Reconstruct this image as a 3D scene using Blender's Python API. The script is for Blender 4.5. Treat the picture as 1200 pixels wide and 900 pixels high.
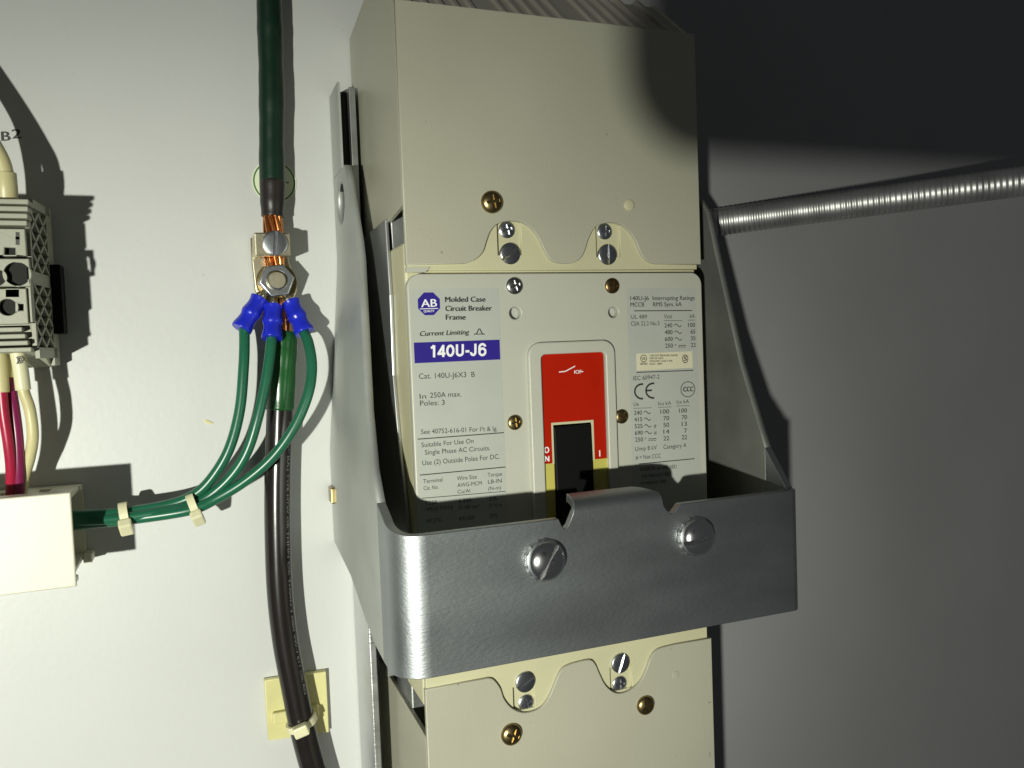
import bpy, bmesh, math, random
from mathutils import Vector, Matrix
random.seed(7)
for o in list(bpy.data.objects): bpy.data.objects.remove(o)
scene = bpy.context.scene
COL = scene.collection

# ------------------------------------------------------------------ camera
# Working units: millimetres (x right, d distance from the lens measured square to the
# panel, z up).  The back panel is at d = 320.
D = 320.0
F, YAW, PITCH, ROLL = 964.7, 0.36334, 0.04586, -0.03840
def _rot(y, p, r):
    Ry = Matrix(((math.cos(y), 0, -math.sin(y)), (0, 1, 0), (math.sin(y), 0, math.cos(y))))
    Rp = Matrix(((1, 0, 0), (0, math.cos(p), -math.sin(p)), (0, math.sin(p), math.cos(p))))
    Rr = Matrix(((math.cos(r), -math.sin(r), 0), (math.sin(r), math.cos(r), 0), (0, 0, 1)))
    return Rr @ Rp @ Ry
MR = _rot(YAW, PITCH, ROLL)
def W(x, d, z): return Vector((x / 1000, (d - D) / 1000, z / 1000))
def U(px, py, d):
    """photo pixel -> (x, z) in mm on the plane at distance d"""
    w = MR.transposed() @ Vector(((px - 600) / F, (py - 450) / F, 1))
    return (w[0] / w[2] * d, -w[1] / w[2] * d)
def U3(px, py, d):
    x, z = U(px, py, d); return (x, d, z)

cam = bpy.data.cameras.new('camera'); cam.sensor_width = 36; cam.lens = F / 1200 * 36
cam.clip_start = 0.01; cam.clip_end = 50
camo = bpy.data.objects.new('camera', cam); COL.objects.link(camo)
rt = Vector((MR[0][0], MR[0][2], -MR[0][1])); dn = Vector((MR[1][0], MR[1][2], -MR[1][1])); fw = Vector((MR[2][0], MR[2][2], -MR[2][1]))
camo.matrix_world = Matrix(((rt[0], -dn[0], -fw[0], 0), (rt[1], -dn[1], -fw[1], -D / 1000), (rt[2], -dn[2], -fw[2], 0), (0, 0, 0, 1)))
scene.camera = camo

# ------------------------------------------------------------------ light
world = bpy.data.worlds.new('World'); scene.world = world; world.use_nodes = True
bg = world.node_tree.nodes['Background']; bg.inputs[0].default_value = (0.93, 0.97, 1.0, 1); bg.inputs[1].default_value = 0.047
LAMP = W(-349, D - 758, -115)
sp = bpy.data.lights.new('work_lamp', 'SPOT'); sp.energy = 22.5; sp.color = (0.985, 1.0, 0.885)
sp.shadow_soft_size = 0.010; sp.spot_size = math.radians(36); sp.spot_blend = 1.0
lamp = bpy.data.objects.new('work_lamp', sp); COL.objects.link(lamp); lamp.location = LAMP
lamp.rotation_euler = (W(4, D, -102) - LAMP).to_track_quat('-Z', 'Y').to_euler()
# the wide dim spill of the same lamp round its hot spot
sp2 = bpy.data.lights.new('work_lamp_spill', 'SPOT'); sp2.energy = 14; sp2.color = sp.color
sp2.shadow_soft_size = 0.010; sp2.spot_size = math.radians(140); sp2.spot_blend = 0.6
lamp2 = bpy.data.objects.new('work_lamp_spill', sp2); COL.objects.link(lamp2); lamp2.location = LAMP; lamp2.rotation_euler = lamp.rotation_euler
vs = scene.view_settings; vs.view_transform = 'Standard'; vs.look = 'None'; vs.exposure = 0; vs.gamma = 1; vs.use_curve_mapping = False
scene.render.engine = 'CYCLES'

# ------------------------------------------------------------------ materials
def nd(nt, t, **kw):
    n = nt.nodes.new(t)
    for k, v in kw.items():
        if k in n.inputs: n.inputs[k].default_value = v
        else: setattr(n, k, v)
    return n
MATS = {}
def mat(name, col, rough=.5, metal=0, var=.06, vscale=60, bump=.0, bscale=900, stretch=None, spec=.5, rvar=.0, dirt=0, dirtcol=(.2,.18,.13)):
    m = bpy.data.materials.new(name); m.use_nodes = True; nt = m.node_tree; L = nt.links.new
    b = nt.nodes['Principled BSDF']; b.inputs['Metallic'].default_value = metal
    b.inputs['Specular IOR Level'].default_value = spec
    tc = nd(nt, 'ShaderNodeTexCoord'); mp = nd(nt, 'ShaderNodeMapping')
    L(tc.outputs['Object'], mp.inputs[0])
    if stretch: mp.inputs['Scale'].default_value = stretch
    n = nd(nt, 'ShaderNodeTexNoise'); n.inputs['Scale'].default_value = vscale; n.inputs['Detail'].default_value = 5
    L(mp.outputs[0], n.inputs['Vector'])
    mr = nd(nt, 'ShaderNodeMapRange'); mr.inputs['From Min'].default_value = .3; mr.inputs['From Max'].default_value = .7
    mr.inputs['To Min'].default_value = 1 - var; mr.inputs['To Max'].default_value = 1 + var
    L(n.outputs['Fac'], mr.inputs['Value'])
    mx = nd(nt, 'ShaderNodeMix', data_type='RGBA', blend_type='MULTIPLY'); mx.inputs[0].default_value = 1
    mx.inputs[6].default_value = (*col, 1); L(mr.outputs[0], mx.inputs[7])
    out = mx.outputs[2]
    if dirt:
        n2 = nd(nt, 'ShaderNodeTexNoise'); n2.inputs['Scale'].default_value = 420; n2.inputs['Detail'].default_value = 3
        L(tc.outputs['Object'], n2.inputs['Vector'])
        r2 = nd(nt, 'ShaderNodeMapRange'); r2.inputs['From Min'].default_value = dirt; r2.inputs['From Max'].default_value = dirt + .05
        L(n2.outputs['Fac'], r2.inputs['Value'])
        m2 = nd(nt, 'ShaderNodeMix', data_type='RGBA'); L(r2.outputs[0], m2.inputs[0]); L(out, m2.inputs[6]); m2.inputs[7].default_value = (*dirtcol, 1)
        out = m2.outputs[2]
    L(out, b.inputs['Base Color'])
    b.inputs['Roughness'].default_value = rough
    if rvar:
        rr = nd(nt, 'ShaderNodeMapRange'); rr.inputs['To Min'].default_value = rough - rvar; rr.inputs['To Max'].default_value = rough + rvar
        rr.inputs['From Min'].default_value = .3; rr.inputs['From Max'].default_value = .7
        L(n.outputs['Fac'], rr.inputs['Value']); L(rr.outputs[0], b.inputs['Roughness'])
    if bump:
        nb = nd(nt, 'ShaderNodeTexNoise'); nb.inputs['Scale'].default_value = bscale; nb.inputs['Detail'].default_value = 3
        L(mp.outputs[0], nb.inputs['Vector'])
        bp = nd(nt, 'ShaderNodeBump'); bp.inputs['Strength'].default_value = bump; bp.inputs['Distance'].default_value = .0006
        L(nb.outputs['Fac'], bp.inputs['Height']); L(bp.outputs[0], b.inputs['Normal'])
    MATS[name] = m
    return m
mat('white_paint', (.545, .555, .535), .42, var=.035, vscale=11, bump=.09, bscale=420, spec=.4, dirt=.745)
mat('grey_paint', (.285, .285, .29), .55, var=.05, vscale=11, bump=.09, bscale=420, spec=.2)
mat('beige_plastic', (.425, .415, .325), .38, var=.04, vscale=18, rvar=.06, bump=.14, bscale=2200, dirt=.745)
mat('face_plastic', (.475, .475, .40), .38, var=.02, vscale=40, bump=.08, bscale=2200, dirt=.755)
mat('cream_plastic', (.55, .525, .34), .4, var=.04, vscale=60, bump=.08, bscale=1500)
mat('ribbed_plastic', (.30, .28, .24), .5, var=.05, bump=.1)
mat('label_grey', (.43, .445, .40), .5, var=.03, vscale=90)
mat('label_cream', (.66, .63, .45), .5, var=.03, vscale=90)
mat('ink', (.035, .035, .032), .5, var=.1)
mat('ink_white', (.85, .85, .85), .5, var=.02)
mat('blue_ink', (.026, .014, .235), .42, var=.06)
mat('red_plastic', (.39, .010, .0005), .42, var=.05, vscale=80, bump=.05, spec=.25)
mat('yellow_plastic', (.50, .455, .10), .45, var=.05)
mat('black_plastic', (.004, .004, .004), .6, spec=.15, var=.1, bump=.05)
mat('recess_shade', (.008, .0075, .006), .8, var=.1)  # near-black colour stands in for shade inside slots, gaps and openings
mat('galvanised', (.37, .39, .40), .48, 1, var=.09, vscale=45, stretch=(.5, 1, 1.4), bump=.12, bscale=1300, rvar=.02)
mat('brushed_steel', (.56, .57, .57), .34, 1, var=.08, vscale=40, stretch=(.15, .15, 3.0), bump=.16, bscale=500, rvar=.06)
mat('dull_steel', (.34, .35, .34), .45, 1, var=.12, vscale=60, bump=.06, rvar=.08)
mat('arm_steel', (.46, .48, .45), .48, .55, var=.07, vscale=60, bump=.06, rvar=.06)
mat('side_steel', (.40, .41, .41), .36, .85, var=.2, vscale=40, stretch=(1, 1, .12), bump=.1, rvar=.1)
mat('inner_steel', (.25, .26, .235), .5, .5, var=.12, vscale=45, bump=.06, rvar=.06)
mat('bright_steel', (.72, .72, .72), .2, 1, var=.05, bump=.02)
mat('screw_steel', (.42, .42, .42), .28, 1, var=.15, vscale=300, bump=.05, bscale=1500)
mat('brass', (.31, .235, .11), .33, 1, var=.15, vscale=300, bump=.03, bscale=1500)
mat('old_brass', (.25, .17, .08), .34, 1, var=.25, vscale=400, bump=.05, bscale=1500)
mat('zinc', (.50, .52, .54), .3, 1, var=.12, vscale=400, bump=.05, bscale=1500)
mat('tin_lug', (.58, .53, .38), .36, 1, var=.1, vscale=200, bump=.06, bscale=900)
mat('copper', (.75, .30, .10), .27, 1, var=.15, vscale=300, bump=.03)
mat('green_insulation', (.012, .108, .056), .32, var=.08, vscale=120, bump=.02)
mat('green_tape', (.010, .078, .018), .24, var=.2, vscale=140, bump=.25, bscale=160)
mat('dark_green_tape', (.003, .020, .010), .35, var=.2, vscale=120, bump=.25, bscale=130)
mat('black_jacket', (.013, .0105, .010), .22, var=.15, vscale=90, bump=.03, bscale=300)
mat('black_tape', (.02, .016, .016), .35, var=.15, bump=.25, bscale=160)
mat('blue_vinyl', (.012, .022, .46), .26, var=.12, vscale=200, bump=.25, bscale=260)
mat('nylon', (.67, .64, .42), .38, var=.05, vscale=100, bump=.05, spec=.5)
mat('pad_nylon', (.62, .58, .27), .42, var=.06, vscale=120, bump=.12, bscale=500)
mat('duct_pvc', (.70, .68, .55), .4, var=.02, vscale=40, bump=.04)
mat('block_plastic', (.33, .33, .255), .5, var=.05, vscale=80, bump=.1)
mat('cream_wire', (.56, .51, .27), .38, var=.06, vscale=120, bump=.04)
mat('red_wire', (.36, .012, .045), .33, var=.1, vscale=120, bump=.03)
mat('purple_wire', (.20, .01, .07), .33, var=.1, vscale=120, bump=.03)
mat('green_ink', (.05, .17, .04), .5, var=.1)
mat('sticker', (.72, .77, .56), .4, var=.02)
mat('conduit_steel', (.52, .52, .51), .42, .9, var=.18, vscale=90, bump=.05)
mat('cord_ink', (.22, .215, .20), .5, var=.3, vscale=500)

# ------------------------------------------------------------------ helpers
def tag(o, label, cat, group=None):
    o['label'] = label; o['category'] = cat
    if group: o['group'] = group
    return o
def empty(name, x, d, z, label, cat, group=None):
    o = bpy.data.objects.new(name, None); COL.objects.link(o); o.location = W(x, d, z); o.empty_display_size = .01
    return tag(o, label, cat, group)
def par(o, p):
    if p is None: return
    o.parent = p
    if p.type == 'EMPTY': o.matrix_parent_inverse = Matrix.Translation(-p.location)
    else:
        b = p.matrix_basis if p.parent is None else p.matrix_basis
        o.matrix_parent_inverse = Matrix.Translation(-p.location)
def link(name, me, m, parent=None, smooth=False, bevel=0, seg=2, loc=None, rot=None):
    o = bpy.data.objects.new(name, me); COL.objects.link(o)
    if m and not me.materials: me.materials.append(MATS[m])
    if smooth:
        for p in me.polygons: p.use_smooth = True
    if loc is not None: o.location = loc
    if rot is not None: o.rotation_euler = rot
    if bevel:
        b = o.modifiers.new('bevel', 'BEVEL'); b.width = bevel / 1000; b.segments = seg; b.limit_method = 'ANGLE'; b.angle_limit = math.radians(35)
    par(o, parent)
    return o
def from_mm(name, V, Fc):
    me = bpy.data.meshes.new(name); me.from_pydata([W(*v) for v in V], [], Fc); me.update()
    bm = bmesh.new(); bm.from_mesh(me); bmesh.ops.recalc_face_normals(bm, faces=bm.faces); bm.to_mesh(me); bm.free()
    return me
def box(name, x0, x1, d0, d1, z0, z1, m, parent=None, bevel=0, seg=2):
    V = [(x, d, z) for x in (x0, x1) for d in (d0, d1) for z in (z0, z1)]
    return link(name, from_mm(name, V, [(0,1,3,2),(4,6,7,5),(0,4,5,1),(2,3,7,6),(0,2,6,4),(1,5,7,3)]), m, parent, bevel=bevel, seg=seg)
def prism_x(name, prof, xf0, xf1, m, parent=None, bevel=0, seg=2):
    """profile in (d,z); xf0/xf1 give x for the two ends as functions of (d,z)"""
    n = len(prof); V = [(xf0(d, z), d, z) for d, z in prof] + [(xf1(d, z), d, z) for d, z in prof]
    Fc = [tuple(range(n)), tuple(range(2*n-1, n-1, -1))] + [(i, (i+1) % n, n+(i+1) % n, n+i) for i in range(n)]
    return link(name, from_mm(name, V, Fc), m, parent, bevel=bevel, seg=seg)
def curve_mesh(cu):
    t = bpy.data.objects.new('tmp', cu); COL.objects.link(t)
    dg = bpy.context.evaluated_depsgraph_get(); dg.update()
    me = bpy.data.meshes.new_from_object(t.evaluated_get(dg))
    bpy.data.objects.remove(t); bpy.data.curves.remove(cu)
    return me
def plate_mesh(name, loops, d0, d1, bevel=0, seg=2):
    """flat plate facing the camera: loops of (x,z) mm (first outer, rest holes), front d0, back d1"""
    cu = bpy.data.curves.new('c', 'CURVE'); cu.dimensions = '2D'; cu.fill_mode = 'BOTH'
    h = (d1 - d0) / 2; cu.extrude = max(h - bevel, 0); cu.bevel_depth = bevel; cu.bevel_resolution = seg; cu.offset = -bevel
    for lp in loops:
        s = cu.splines.new('POLY'); s.points.add(len(lp) - 1); s.use_cyclic_u = True
        for p, (x, z) in zip(s.points, lp): p.co = (x, z, 0, 1)
    me = curve_mesh(cu); me.name = name; mid = (d0 + d1) / 2
    for v in me.vertices: x, z, e = v.co; v.co = W(x, mid - e, z)
    me.materials.clear()
    bm = bmesh.new(); bm.from_mesh(me); bmesh.ops.remove_doubles(bm, verts=bm.verts, dist=1e-7)
    bmesh.ops.recalc_face_normals(bm, faces=bm.faces); bm.to_mesh(me); bm.free()
    return me
def plate(name, loops, d0, d1, m, parent=None, bevel=0, seg=2): return link(name, plate_mesh(name, loops, d0, d1, bevel, seg), m, parent)
def rrect(x0, x1, z0, z1, r, n=6, corners=(1,1,1,1)):
    out = []
    for k, (cx, cz, a) in enumerate(((x1-r, z1-r, 0), (x0+r, z1-r, 90), (x0+r, z0+r, 180), (x1-r, z0+r, 270))):
        if not corners[k]:
            out.append(((x1, z1), (x0, z1), (x0, z0), (x1, z0))[k]); continue
        for i in range(n+1):
            t = math.radians(a + 90*i/n); out.append((cx + r*math.cos(t), cz + r*math.sin(t)))
    return out
def circ(x, z, r, n=28): return [(x + r*math.cos(2*math.pi*i/n), z + r*math.sin(2*math.pi*i/n)) for i in range(n)]
def catmull(P, n=8):
    P = [Vector(p) for p in P]; out = []
    for i in range(len(P)-1):
        a, b, c, e = P[max(i-1, 0)], P[i], P[i+1], P[min(i+2, len(P)-1)]
        for k in range(n):
            t = k/n
            out.append(.5*((2*b) + (c-a)*t + (2*a-5*b+4*c-e)*t*t + (3*b-a-3*c+e)*t**3))
    out.append(P[-1]); return out
def tube_mesh(name, pts, rad, n=20, cap=True, smooth_path=8):
    """pts in mm (x,d,z); rad a number or a function of t in 0..1"""
    P = catmull(pts, smooth_path) if smooth_path else [Vector(p) for p in pts]
    V, Fc = [], []; up = None; N = len(P)
    for i, p in enumerate(P):
        t = (P[min(i+1, N-1)] - P[max(i-1, 0)]).normalized()
        if up is None: up = t.orthogonal().normalized()
        up = (up - t*up.dot(t)).normalized(); s = t.cross(up)
        r = rad(i/(N-1)) if callable(rad) else rad
        for k in range(n):
            a = 2*math.pi*k/n; V.append(tuple(p + (up*math.cos(a) + s*math.sin(a))*r))
    for i in range(N-1):
        for k in range(n): Fc.append((i*n+k, i*n+(k+1) % n, (i+1)*n+(k+1) % n, (i+1)*n+k))
    if cap: Fc += [tuple(range(n)), tuple(range(len(V)-n, len(V)))]
    return from_mm(name, V, Fc)
def tube(name, pts, rad, m, parent=None, n=20, smooth_path=8, cap=True):
    me = tube_mesh(name, pts, rad, n, cap, smooth_path)
    o = link(name, me, m, parent)
    for p in me.polygons: p.use_smooth = len(p.vertices) == 4
    return o
def lathe_mesh(name, prof, n=36):
    """prof (r,h) mm; axis = towards the camera side (-y); centred on the origin"""
    V, Fc = [], []
    for r, h in prof:
        for k in range(n):
            a = 2*math.pi*k/n; V.append(Vector((r*math.cos(a), -h, r*math.sin(a)))/1000)
    for i in range(len(prof)-1):
        for k in range(n): Fc.append((i*n+k, i*n+(k+1) % n, (i+1)*n+(k+1) % n, (i+1)*n+k))
    Fc += [tuple(range(n)), tuple(range(len(V)-n, len(V)))]
    me = bpy.data.meshes.new(name); me.from_pydata(V, [], Fc)
    bm = bmesh.new(); bm.from_mesh(me); bmesh.ops.remove_doubles(bm, verts=bm.verts, dist=1e-7); bmesh.ops.recalc_face_normals(bm, faces=bm.faces); bm.to_mesh(me); bm.free()
    return me
def dome(r, h, rim=.5, n=7, base=.4):
    return [(r, -base), (r, rim*.6)] + [(r*math.cos(math.pi/2*i/n), rim + (h-rim)*math.sin(math.pi/2*i/n)) for i in range(n)] + [(.02, h)]
def cut(me, boxes):
    """boolean slots out of a lathe mesh; boxes: (half length, half width, depth from h0 down to h1, angle)"""
    o = bpy.data.objects.new('t', me); COL.objects.link(o); cs = []
    for hl, hw, h0, h1, ang in boxes:
        c = bpy.data.meshes.new('cc'); V = []
        for x in (-hl, hl):
            for y in (-h0, -h1):
                for z in (-hw, hw):
                    V.append(Vector((x*math.cos(ang) - z*math.sin(ang), y, x*math.sin(ang) + z*math.cos(ang)))/1000)
        c.from_pydata(V, [], [(0,1,3,2),(4,6,7,5),(0,4,5,1),(2,3,7,6),(0,2,6,4),(1,5,7,3)])
        bm = bmesh.new(); bm.from_mesh(c); bmesh.ops.recalc_face_normals(bm, faces=bm.faces); bm.to_mesh(c); bm.free()
        co = bpy.data.objects.new('cut', c); COL.objects.link(co); cs.append(co)
        b = o.modifiers.new('b', 'BOOLEAN'); b.object = co; b.operation = 'DIFFERENCE'; b.solver = 'EXACT'
    dg = bpy.context.evaluated_depsgraph_get(); dg.update()
    r = bpy.data.meshes.new_from_object(o.evaluated_get(dg)); r.name = me.name
    bpy.data.objects.remove(o)
    for c in cs: bpy.data.objects.remove(c)
    return r
def shade(me, ang=40):
    for p in me.polygons: p.use_smooth = True
    try: me.set_sharp_from_angle(angle=math.radians(ang))
    except Exception: pass
    return me
def place(name, me, px, py, d, parent, rot=0, scale=1, m=None):
    x, z = U(px, py, d)
    o = link(name, me, None, None); o.location = W(x, d, z); o.rotation_euler = (0, rot, 0); o.scale = (scale,)*3
    if m: me.materials.clear(); me.materials.append(MATS[m])
    par(o, parent); return o
def text_mesh(s, bold=0):
    cu = bpy.data.curves.new('t', 'FONT'); cu.body = s; cu.size = 1; cu.offset = 0; cu.resolution_u = 3; cu.fill_mode = 'FRONT'
    return curve_mesh(cu)
def txt(s, p0, p1, cap, d, m, parent, bold=0, name='lettering', shear=0):
    """one printed line: baseline from pixel p0 to pixel p1, capital height cap (pixels), on the plane d"""
    me = text_mesh(s, bold); me.name = name
    if not len(me.vertices): return
    xs = [v.co.x for v in me.vertices]; x0, x1 = min(xs), max(xs)
    a, b = U(*p0, d), U(*p1, d); t = U(p0[0], p0[1]-cap, d)
    sx = (b[0]-a[0])/(x1-x0); sz = (t[1]-a[1])/.70
    for v in me.vertices:
        x, z = v.co.x, v.co.y
        v.co = W(a[0] + (x-x0)*sx + shear*z*sz, d, a[1] + (b[1]-a[1])*(x-x0)/(x1-x0) + z*sz)
    if bold:      # heavier print: a second impression beside the first, a hair above it
        bm = bmesh.new(); bm.from_mesh(me); g = bmesh.ops.duplicate(bm, geom=bm.verts[:] + bm.edges[:] + bm.faces[:])
        for v in g['geom']:
            if isinstance(v, bmesh.types.BMVert): v.co += Vector((bold*3.2*sz, -.012, bold*.8*sz))/1000
        bm.to_mesh(me); bm.free()
    me.materials.clear()
    return link(name, me, m, parent)
def bar(name, p0, p1, th, d, m, parent):
    a, b = U(*p0, d), U(*p1, d); n = Vector((-(b[1]-a[1]), b[0]-a[0])).normalized()*th/2
    V = [(a[0]-n.x, d, a[1]-n.y), (b[0]-n.x, d, b[1]-n.y), (b[0]+n.x, d, b[1]+n.y), (a[0]+n.x, d, a[1]+n.y)]
    return link(name, from_mm(name, V, [(0,1,2,3)]), m, parent)
def polyline(name, pts, th, d, m, parent):
    """thin printed stroke through pixels"""
    P = [Vector(U(*p, d)) for p in pts]; V = []; Fc = []
    for i, p in enumerate(P):
        t = (P[min(i+1, len(P)-1)] - P[max(i-1, 0)]).normalized(); n = Vector((-t.y, t.x))*th/2
        V += [(p.x-n.x, d, p.y-n.y), (p.x+n.x, d, p.y+n.y)]
        if i: Fc.append((2*i-2, 2*i, 2*i+1, 2*i-1))
    return link(name, from_mm(name, V, Fc), m, parent)

# ------------------------------------------------------------------ the setting
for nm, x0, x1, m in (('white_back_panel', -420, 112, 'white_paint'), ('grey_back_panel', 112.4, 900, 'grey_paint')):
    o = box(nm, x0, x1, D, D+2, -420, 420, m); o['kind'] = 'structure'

# ------------------------------------------------------------------ circuit breaker
FD = 245.0
XL, XR = 60.4, 165.2
br = empty('circuit_breaker', 112.8, D, -105, 'beige molded case circuit breaker with red switch plate behind steel strap', 'circuit breaker')
# case behind the front cover
box('case', XL+1.2, XR-1.2, 269, 291, -150, 60, 'dull_steel', br, bevel=.6)
box('front_cover', XL+.3, XR-.3, FD+3.5, 270, -112, 33, 'cream_plastic', br, bevel=.8)
# steel side plate between the strap arm and the case
prism_x('side_plate', [(267, 43), (265, 18), (266, -8), (262, -30), (256, -48), (253, -66), (300, -70), (305, 40)], lambda d, z: XL-1.0-max(0,(d-268))*.06, lambda d, z: XL+.2, 'side_steel', br, bevel=.3)
# face plate with the handle opening, holes
hole1, hole2 = U(604, 367, FD), U(719, 366, FD)
bx0, bx1 = U(619, 470, FD)[0], U(720, 470, FD)[0]
ztopb = U(668, 400, FD)[1]
face = plate('face_plate', [rrect(XL, XR, -100.6, 23.1, 4.2), circ(*hole1, 1.95), circ(*hole2, 1.8),
      rrect(bx0+1, bx1-1, -90, ztopb-1, 3.6)], FD, FD+3.2, 'face_plastic', br, bevel=.45, seg=3)
for h in (hole1, hole2):
    box('hole_floor', h[0]-3, h[0]+3, FD+3.0, FD+3.4, h[1]-3, h[1]+3, 'label_grey', br)
# raised surround of the switch
rx0, rx1 = U(634, 470, FD)[0], U(709, 470, FD)[0]; rzt = U(670, 414, FD)[1]
plate('switch_surround', [rrect(bx0, bx1, -92, ztopb, 4.4), rrect(rx0, rx1, -86, rzt, 1.6)], FD-1.7, FD+2, 'face_plastic', br, bevel=.55, seg=3)
# red switch plate (an inverted U) with yellow ends
sx0, sx1 = U(648.5, 520, FD)[0], U(693, 520, FD)[0]; szt = U(668, 496.5, FD)[1]; rzb = U(643, 543, FD)[1]
RD = FD-.4
red = plate('switch_plate', [[(rx0-.3, rzb), (rx0-.3, rzt-1.2), (rx0+.8, rzt+.2), (rx1-.8, rzt+.2), (rx1-.3, rzt-1.2), (rx1-.3, rzb), (sx1+.78, rzb), (sx1+.78, szt+.73), (sx0-.68, szt+.73), (sx0-.68, rzb)]], RD, RD+1.5, 'red_plastic', br)
plate('slot_border', [[(sx0-.7, rzb-.2), (sx0-.7, szt+.75), (sx1+.8, szt+.75), (sx1+.8, rzb-.2), (sx1+.2, rzb-.2), (sx1+.2, szt), (sx0-.1, szt), (sx0-.1, rzb-.2)]], RD-.15, RD+1.4, 'cream_plastic', br)
for a, b in ((rx0-.3, sx0-.1), (sx1+.2, rx1+.3)):
    box('yellow_strip', a, b, RD+.1, RD+1.5, -86, rzb-.05, 'yellow_plastic', br)
box('slot_recess', sx0-1, sx1+1, RD+2.2, RD+2.6, -88, szt+1, 'black_plastic', br)
tg = prism_x('toggle', [(RD+2.3, szt-.4), (RD-.3, szt-.6), (RD-1.0, szt-24), (RD-3, szt-28), (RD-15, szt-31), (RD-16.5, szt-33), (RD-16.5, szt-41), (RD-15, szt-43), (RD-2, szt-45), (RD-.5, szt-46), (RD+2.3, szt-46)],
             lambda d, z: sx0+.05, lambda d, z: sx1+.0, 'black_plastic', br, bevel=.5)
# marks on the red plate
TD = RD-.06
polyline('switch_symbol', [(655, 436), (662.5, 435.2), (674, 429)], .32, TD, 'ink_white', red)
txt('IOF', (673, 438), (681.5, 437.6), 4.2, TD, 'ink_white', red, .01)
bar('switch_symbol', (681, 435.6), (683.5, 435.4), .3, TD, 'ink_white', red)
txt('O', (637.8, 531), (643.2, 530.8), 7.2, TD, 'ink_white', red, .02)
txt('N', (638.6, 541), (643.4, 540.8), 6.6, TD, 'ink_white', red, .02)
txt('I', (702.3, 535), (703.6, 534.9), 7.5, TD, 'ink_white', red)

# terminal covers ----------------------------------------------------
def cover(name, wave, sgn, z_far, z_side):
    """front skin whose inner edge follows the wave (pixels), plus side skirts and a ribbed end"""
    pts = [U(px, py, FD) for px, py in wave]
    loop = [(XL, pts[0][1])] + pts[1:-1] + [(XR-.2, pts[-1][1]), (XR-.2, z_far), (XL, z_far)]
    f = plate(name, [loop], FD-.3, FD+1.7, 'beige_plastic', br, bevel=.35, seg=3)
    return f
up_wave = [(474,310.8),(545,309),(554,306),(561,301),(566.5,294),(570,283),(575,270.5),(583,262.5),(596,259),(611,260.5),(623,268.5),(631.7,280.5),(637.5,293),(645,304.5),(656,308.7),(671,308.2),(680.5,302.5),(685.8,292),(689.5,280),(697,267),(709,261.5),(724,262),(736.5,270.5),(745,283.5),(750.5,296.5),(758,305.8),(767,309.5),(821,310.2)]
def smooth2(P, n=4): return [tuple(v) for v in [(p.x, p.y) for p in catmull([(a, b, 0) for a, b in P], n)]]
ZT = 104.6
cover('upper_cover', [up_wave[0]] + smooth2(up_wave[1:-1]) + [up_wave[-1]], 1, ZT, 40)
low_wave = [(497,808.5),(571,794.5),(578,796),(586,806),(591,819.5),(601,830.5),(615,835),(632,830),(642,818.5),(649.5,802),(656,787),(666,779),(689,773),(697,777.5),(702.5,789.5),(710,803.5),(722.5,812.3),(737.5,809),(749.5,799),(757,785),(762,771),(771,760.5),(790,755),(832,747.5)]
cover('lower_cover', [low_wave[0]] + smooth2(low_wave[1:-1]) + [low_wave[-1]], -1, -215, -121)
# skirts and shoulders of both covers as solid shells behind the front skins
def skirt(x0, x1, prof, nm): return prism_x(nm, prof, lambda d, z: x0, lambda d, z: x1, 'beige_plastic', br, bevel=.3)
up_prof = [(FD+.6, 30), (FD+3, 42.5), (303, 38.5), (D-1, 38.5), (D-1, 119.5), (270, 124), (FD+.6, ZT-.3)]
skirt(XL, XL+1.6, [(FD+1.71, 44.2)] + up_prof[2:6] + [(FD+1.71, ZT-.2)], 'cover_side')
skirt(XR-1.8, XR-.2, [(FD+1.71, 44.2)] + up_prof[2:6] + [(FD+1.71, ZT-.2)], 'cover_side')
low_prof = [(FD+1.71, -121), (300, -121), (D-1, -121), (D-1, -215), (FD+1.71, -215)]
skirt(XL, XL+1.6, low_prof, 'cover_side'); skirt(XR-1.8, XR-.2, low_prof, 'cover_side')
# ribbed slanted shoulder on top
prism_x('shoulder', [(FD+1.75, ZT-.5), (270, 123.2), (D-2, 119), (D-2, 117), (271, 121), (FD+2.2, ZT-2.6)], lambda d, z: XL+1.65, lambda d, z: XR-1.85, 'ribbed_plastic', br)
span = XR-XL
ribs = [u for g in (.02, .335, .655) for u in [g + .052*k for k in range(5)]] + [.95]
for u in ribs:
    xx = XL + 3 + u*(span-6)
    prism_x('rib', [(FD+2.2, ZT-.3), (FD+1.9, ZT+.9), (269.6, 124.9), (D-3, 121), (D-3, 119), (270.5, 123)], lambda d, z: xx-.85, lambda d, z: xx+.85, 'ribbed_plastic', br, bevel=.2, seg=1)
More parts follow.
